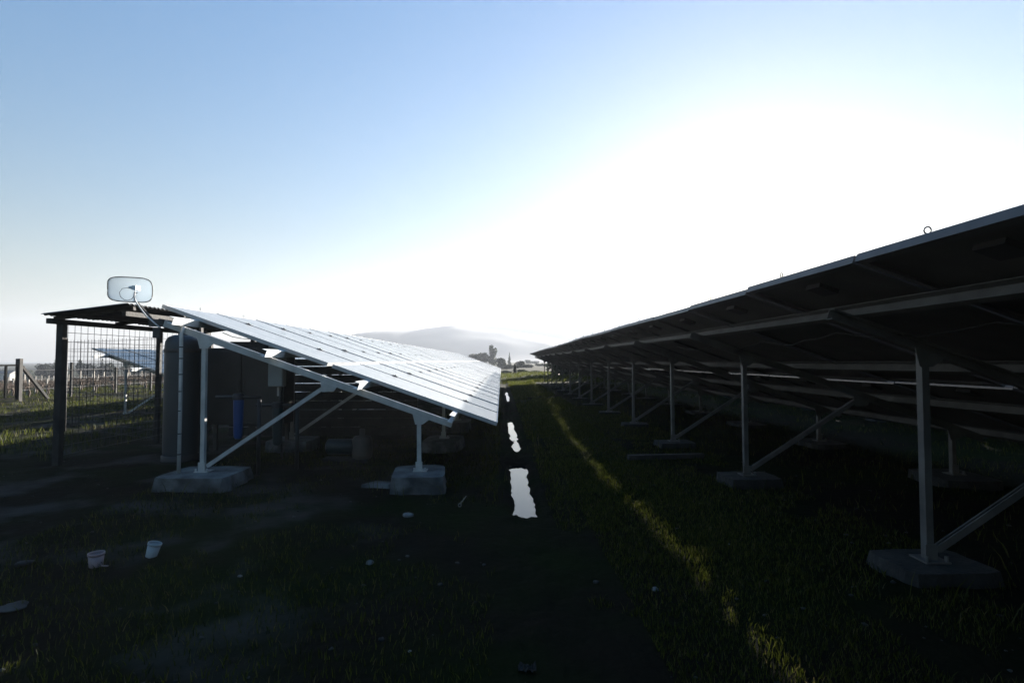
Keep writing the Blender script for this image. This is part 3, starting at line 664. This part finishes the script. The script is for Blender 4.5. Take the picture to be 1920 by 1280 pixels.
tr = [
 ('broadleaf_tree','small hazy tree at the left end of the central cluster',889,662,110,34,'round','leaf'),
 ('broadleaf_tree','low hazy tree between the small tree and the tall one',906,660,108,34,'round','leaf'),
 ('broadleaf_tree','tallest hazy tree of the central cluster, with a narrow crown',922,647,110,30,'tall','leaf'),
 ('broadleaf_tree','round dark tree at the far end of the left array',941,670,80,30,'round','leaf_dark'),
 ('poplar_tree','thin pointed poplar right of the round dark tree',955,661,115,9,'cone','leaf'),
 ('broadleaf_tree','round dark bushy tree left of the far array posts',977,676,82,24,'round','leaf_dark'),
 ('broadleaf_tree','pale hazy tree just left of the right array far corner',990,674,190,16,'round','leaf'),
 ('broadleaf_tree','pale hazy tree behind the far posts of the right array',1003,677,200,26,'round','leaf'),
 ('broadleaf_tree','low dark hedge tree left of the thin poplar',949,683,76,26,'round','leaf_dark'),
 ('broadleaf_tree','low dark hedge tree behind the upright sapling',963,685,78,28,'round','leaf_dark'),
 ('broadleaf_tree','low dark hedge tree filling the gap left of the far posts',991,683,84,30,'round','leaf_dark'),
 ('broadleaf_tree','grey hedge tree seen between the farthest two posts',1015,682,110,36,'round','leaf'),
 ('broadleaf_tree','grey hedge tree seen under the far end of the right array',1045,682,112,40,'round','leaf'),
 ('broadleaf_tree','grey hedge tree seen among the braces of the far right arrays',1078,683,114,40,'round','leaf'),
 ('broadleaf_tree','spreading tree left of the shed, rounder of the two',82,680,118,34,'round','leaf_dark'),
 ('conifer_tree','pointed conifer left of the shed post',104,675,120,24,'cone','leaf_dark'),
 ('broadleaf_tree','bushy tree hugging the right side of the pointed conifer',114,680,118,28,'round','leaf_dark'),
 ('conifer_tree','slender tree seen through the mesh beside the thick fence post',150,674,120,18,'tall','leaf_dark'),
 ('broadleaf_tree','wide low tree seen through the middle of the mesh',168,681,118,40,'round','leaf_dark'),
 ('conifer_tree','pointed tree through the mesh below the far array corner',192,673,120,20,'cone','leaf_dark'),
 ('broadleaf_tree','bushy tree through the mesh under the blue array',207,679,120,38,'round','leaf_dark'),
 ('broadleaf_tree','low tree through the mesh right of the blue array post',246,685,125,46,'round','leaf'),
 ('broadleaf_tree','low hazy tree through the mesh by the inner shed post',284,686,125,46,'round','leaf'),
 ('broadleaf_tree','faint hazy tree above the field gate',22,692,190,46,'round','leaf'),
 ('broadleaf_tree','faint hazy tree cut by the left edge behind the gate',-6,694,185,40,'round','leaf'),
 ('broadleaf_tree','faint hazy tree between the gate and the tall post',47,693,180,36,'round','leaf'),
]
for k, (nm, lb, px, pt, Y, w, sh, mt) in enumerate(tr): tree(nm, lb, px, pt, Y, w, sh, mt, seed=30+k, n=2600)
# sapling and shrubs at the end of the aisle
tree('sapling', 'small dark upright sapling at the far end of the aisle', 965, 683, 46, 8, 'cone', 'leaf_dark', n=500, seed=60, group='plants at the end of the aisle')
for k, (px, pt, w, lb) in enumerate(((949,694,26,'low shrub left of the dark sapling'),(978,693,30,'low shrub right of the dark sapling, by the aisle end'),(1003,695,30,'low shrub beside the farthest posts of the right array'))):
    tree('shrub', lb, px, pt, 48, w, 'shrub', 'leaf', n=900, seed=70+k, group='plants at the end of the aisle', cat='shrub')
# trees added behind the right arrays to shade the end of the aisle
for k, (x, y, h, w, lb) in enumerate(((4.6,38.5,2.3,1.7,'leafy tree added for shade nearest the aisle, behind the right arrays'),(7.2,40,2.8,2.0,'second tree added for shade behind the right arrays'),(10.2,42,3.4,2.2,'third tree added for shade behind the right arrays'),(13.6,44,4.2,2.4,'farthest tree added for shade behind the right arrays'))):
    q = Vector((x, y, h)); d = CAMM.transposed() @ (q - cam.location); px = 960 - d.x/d.z*F; py = 640 + d.y/d.z*F
    tree('aisle_shade_tree', lb, px, py, y, 2*w/y*F, 'round', 'leaf_dark', n=3000, seed=90+k, group='trees added for shade behind the right arrays')
# pale farm building in the far field
fbp = at(13, 709, 120); g = gh(fbp.x, fbp.y)
fbld = thing_at('farm_building', (fbp.x, fbp.y, g), 'small pale farm building seen through the field gate', 'building')
MB().box((-1.6,-1.2,-.3),(1.6,1.2,1.5)).build('wall', M['wall'], fbld)
mb = MB(); mb.add([(-1.8,-1.4,1.5),(1.8,-1.4,1.5),(1.8,1.4,1.5),(-1.8,1.4,1.5),(-1.8,0,2.1),(1.8,0,2.1)], [(0,1,5,4),(2,3,4,5),(0,4,3),(1,2,5),(3,2,1,0)]); mb.build('roof', M['sheet'], fbld)
MB().box((.3,-1.23,-.2),(.9,-1.201,1.1)).build('door', M['wood'], fbld)

# ------------------------------------------------------------------ small things on the ground
def ground_at(px, py):
    Y = F*CAMZ/(py - 676)
    for _ in range(6): p_ = at(px, py, Y); Y *= (CAMZ - gh(p_.x, p_.y))/(CAMZ - p_.z)
    return at(px, py, Y)
def tub(name, px, py, w, h, mat, label, tilt=(0,0,0)):
    p_ = ground_at(px, py); t = thing_at(name, p_, label, 'tub'); t.rotation_euler = tilt; r = w/2
    MB().lathe([(0,0),(r*.82,0),(r*.84,.003),(r*.97,h-.012),(r*.95,h-.012),(r*.81,.006),(0,.006)], seg=28).build('body', mat, t, True)
    MB().lathe([(r*.975,h-.014),(r*1.05,h-.012),(r*1.05,h),(r*.95,h),(r*.95,h-.010)], seg=28).build('rim', mat, t, True)
    return t
tb = tub('plastic_tub', 180, 1061, .078, .075, M['pink'], 'small pinkish plastic tub standing on the mud')
MB().bar((.04,-.02,.01), (.085,-.03,.012), .012, .004).build('tab', M['pink'], tb)
tub('plastic_tub', 283, 1043, .07, .08, M['palegrey'], 'small whitish plastic tub tipped slightly on the mud', (R(-4), R(14), 0))
def stone(px, py, w, label, mat='stone', flat=.5, name='stone', seed=0):
    rd = random.Random(seed); p_ = ground_at(px, py); s_ = w/F*p_.y/2
    bm = bmesh.new(); bmesh.ops.create_icosphere(bm, subdivisions=3, radius=1)
    ph = [rd.uniform(0, 6) for _ in range(6)]
    for v in bm.verts:
        c_ = v.co; k_ = 1 + .16*math.sin(2.3*c_.x+ph[0]) + .14*math.sin(2.9*c_.y+ph[1]) + .1*math.sin(4.7*c_.z+ph[2]) + .06*math.sin(7*c_.x+5*c_.y+ph[3])
        v.co = Vector((c_.x*s_*k_, c_.y*s_*.8*k_, c_.z*s_*flat*k_))
    me = bpy.data.meshes.new(name); bm.to_mesh(me); bm.free(); me.materials.append(M[mat])
    me.polygons.foreach_set('use_smooth', [True]*len(me.polygons))
    o = obj(name, me); o.location = p_ + Vector((0,0,s_*flat*.45)); o.rotation_euler = (0,0,rd.uniform(0,6)); tag(o, label, 'stone'); return o
stone(766, 967, 22, 'pale oval stone in front of the concrete footing', flat=.35, seed=1)
stone(48, 1058, 26, 'dull grey stone at the left edge near the pink tub', 'concrete_shaded', seed=2)
stone(25, 1137, 50, 'flat grey stone at the left edge of the foreground', 'clod', .14, seed=3)
stone(1228, 1106, 14, 'grey stone beside the lit strip of grass', 'concrete', seed=4)
stone(1368, 1020, 5, 'tiny pale pebble right of the lit grass strip', seed=5)
stone(450, 1080, 9, 'small pale pebble alone on the dark foreground mud', seed=6)
stone(694, 1056, 14, 'brown pebble on the dark mud below the pale stone', 'concrete', seed=7)
stone(768, 1221, 7, 'tiny pebble at the bottom of the foreground', seed=8)
# broken slab lying left of the block
p_ = ground_at(712, 912); sl = MB(); sl.add([(-.16,-.06,0),(.1,-.08,0),(.17,.05,0),(-.06,.09,0),(-.15,-.05,.045),(.09,-.07,.045),(.16,.05,.045),(-.06,.08,.045)], [(3,2,1,0),(4,5,6,7),(0,1,5,4),(1,2,6,5),(2,3,7,6),(3,0,4,7)])
o = sl.build('concrete_slab', M['concrete'], bevel=.008); o.location = p_ + Vector((0,0,-.01)); tag(o, 'broken flat piece of concrete lying left of the front footing', 'slab')
# long timber lying under the right array
p_ = ground_at(1250, 862); o = MB().bar((-.42,0,.03), (.42,.06,.035), .07, .05).build('plank', M['wood'], bevel=.004); o.location = p_; tag(o, 'plank lying flat on the ground in front of a right array footing', 'plank')
# eye bolt stuck in the soil
p_ = ground_at(862, 950); t = thing_at('eye_bolt', p_, 'rusty eye bolt sticking slantwise out of the soil', 'bolt')
ring = [(.011*math.cos(a)-.0, 0, .014+.013*math.sin(a)) for a in np.linspace(0, 6.283, 13)]
MB().tube(ring, .0035, 6, cap=False).build('ring', M['stake'], t, True)
MB().tube([(.006,0,.026),(.05,.0,.085)], [.006,.0025], 6).build('shank', M['stake'], t, True)
# crumpled litter at the bottom
p_ = ground_at(988, 1256); rd = random.Random(5); bm = bmesh.new(); bmesh.ops.create_grid(bm, x_segments=9, y_segments=6, size=1)
for v in bm.verts: v.co = Vector((v.co.x*.032, v.co.y*.02, abs(rd.gauss(0,.009)) + .004))
me = bpy.data.meshes.new('litter'); bm.to_mesh(me); bm.free(); me.materials.append(M['clod'])
o = obj('crumpled_wrapper', me); o.location = p_; sd = o.modifiers.new('solid','SOLIDIFY'); sd.thickness = .0015; tag(o, 'crumpled pale scrap lying at the bottom of the aisle', 'litter')

# ------------------------------------------------------------------ grass
def grass():
    rd = np.random.default_rng(5); pts = []
    def scatter(n, x0, x1, y0, y1, h0, h1, bias=1.0):
        x = rd.uniform(x0, x1, n*2); y = y0 + (y1 - y0)*rd.random(n*2)**bias
        d = fbm(x, y, .9, 3) + .55*fbm(x + 40, y, 4, 2); k = d > -.07
        x, y = x[k][:n], y[k][:n]; w = (np.abs(x - .17) > .2) | (y > 23.5); x, y = x[w], y[w]
        pts.append(np.stack([x, y, rd.uniform(h0, h1, len(x))], 1))
    scatter(60000, .35, 2.4, 1.0, 14, .014, .045, 1.5)
    x = rd.uniform(.6, 1.5, 60000); y = 1.1 + 13*rd.random(60000)**1.5
    pts.append(np.stack([x, y, rd.uniform(.008, .04, len(x))], 1))
    scatter(30000, .3, 1.6, 12, 34, .04, .12, 1.2)
    scatter(26000, -3, .1, 1.0, 12, .02, .05, 1.4)
    scatter(24000, -14, -5, 3, 20, .05, .12)
    scatter(20000, -4, 6, 26, 50, .08, .2)
    scatter(14000, 2.4, 9, 2, 24, .03, .08, 1.3)
    scatter(12000, -24, -14, 14, 32, .05, .14)
    for bx_, ys in ((2.1, [2.74 + 2.04*i for i in range(10)]), (-2.62, [5.02 + 2.1*i for i in range(8)]), (-.73, [5.02 + 2.1*i for i in range(8)]), (.2, list(np.arange(4.5, 22, .5)))):
        for yy in ys:
            n_ = 70; a_ = rd.uniform(0, 6.283, n_); r_ = .3 + .12*np.abs(rd.normal(size=n_))
            if bx_ == .2: a_ = np.where(rd.random(n_) < .5, 0, math.pi) + rd.normal(size=n_)*.35; r_ = .21 + .1*np.abs(rd.normal(size=n_))
            pts.append(np.stack([bx_ + np.cos(a_)*r_*1.05, yy + np.sin(a_)*r_, .03 + .13*rd.random(n_)**2.5], 1))
    Pp = np.concatenate(pts); n = len(Pp); z = gz(Pp[:,0], Pp[:,1]); h = Pp[:,2]
    a = rd.uniform(0, 6.283, n); b = rd.uniform(0, 6.283, n); ln = rd.uniform(.1, .7, n); w = .0025 + .03*h + .0002*Pp[:,1]
    base = np.stack([Pp[:,0], Pp[:,1], z - .004], 1); sd = np.stack([np.cos(a), np.sin(a), a*0], 1)*w[:,None]*.5
    lean = np.stack([np.cos(b), np.sin(b), b*0], 1)*(h*ln)[:,None]; up = np.stack([b*0, b*0, h], 1)
    mid = base + up*.55 + lean*.35; tip = base + up + lean
    V = np.stack([base - sd, base + sd, mid + sd*.8, mid - sd*.8, tip], 1).reshape(-1, 3)
    i = np.arange(n)[:,None]*5
    T = np.concatenate([i + [0,1,2], i + [0,2,3], i + [3,2,4]], 1).reshape(-1, 3)
    o = obj('grass', npmesh('grass', V, T, M['grass'])); tag(o, 'short dark green grass growing over the muddy ground', 'grass', kind='stuff')
grass()

# clods and gravel scattered over the mud
def gravel():
    rd = np.random.default_rng(21); V = []; T = []
    bm = bmesh.new(); bmesh.ops.create_icosphere(bm, subdivisions=1, radius=1); bv = np.array([v.co[:] for v in bm.verts]); bf = np.array([[v.index for v in f.verts] for f in bm.faces]); bm.free()
    n = 2600; x = rd.uniform(-5, 4.5, n); y = 1.1 + 9*rd.random(n)**1.6; sz = .003 + .012*rd.random(n)**4
    k = np.abs(x - .2) > .25; x, y, sz = x[k], y[k], sz[k]; z = gz(x, y)
    for i in range(len(x)):
        v = bv*(sz[i]*rd.uniform(.6, 1.4, (len(bv), 1)))*np.array([1, rd.uniform(.6,1), .55]) + [x[i], y[i], z[i] + sz[i]*.15]
        T.append(bf + len(bv)*i); V.append(v)
    o = obj('gravel', npmesh('gravel', np.concatenate(V), np.concatenate(T), M['clod'])); tag(o, 'small clods and gravel strewn over the mud', 'gravel', kind='stuff')
gravel()

# ------------------------------------------------------------------ haze
def haze():
    mb = MB(); mb.box((-2400, -300, -3), (2400, 1300, 95)); o = mb.build('haze', []); tag(o, kind='stuff')
    m = bpy.data.materials.new('haze_air'); m.use_nodes = True; nt = m.node_tree; nt.nodes.clear()
    out = nt.nodes.new('ShaderNodeOutputMaterial'); pv = nt.nodes.new('ShaderNodeVolumePrincipled')
    pv.inputs['Color'].default_value = (.42,.45,.5,1); pv.inputs['Density'].default_value = .0008; pv.inputs['Anisotropy'].default_value = .36
    nt.links.new(pv.outputs[0], out.inputs['Volume']); o.data.materials.append(m)
haze()
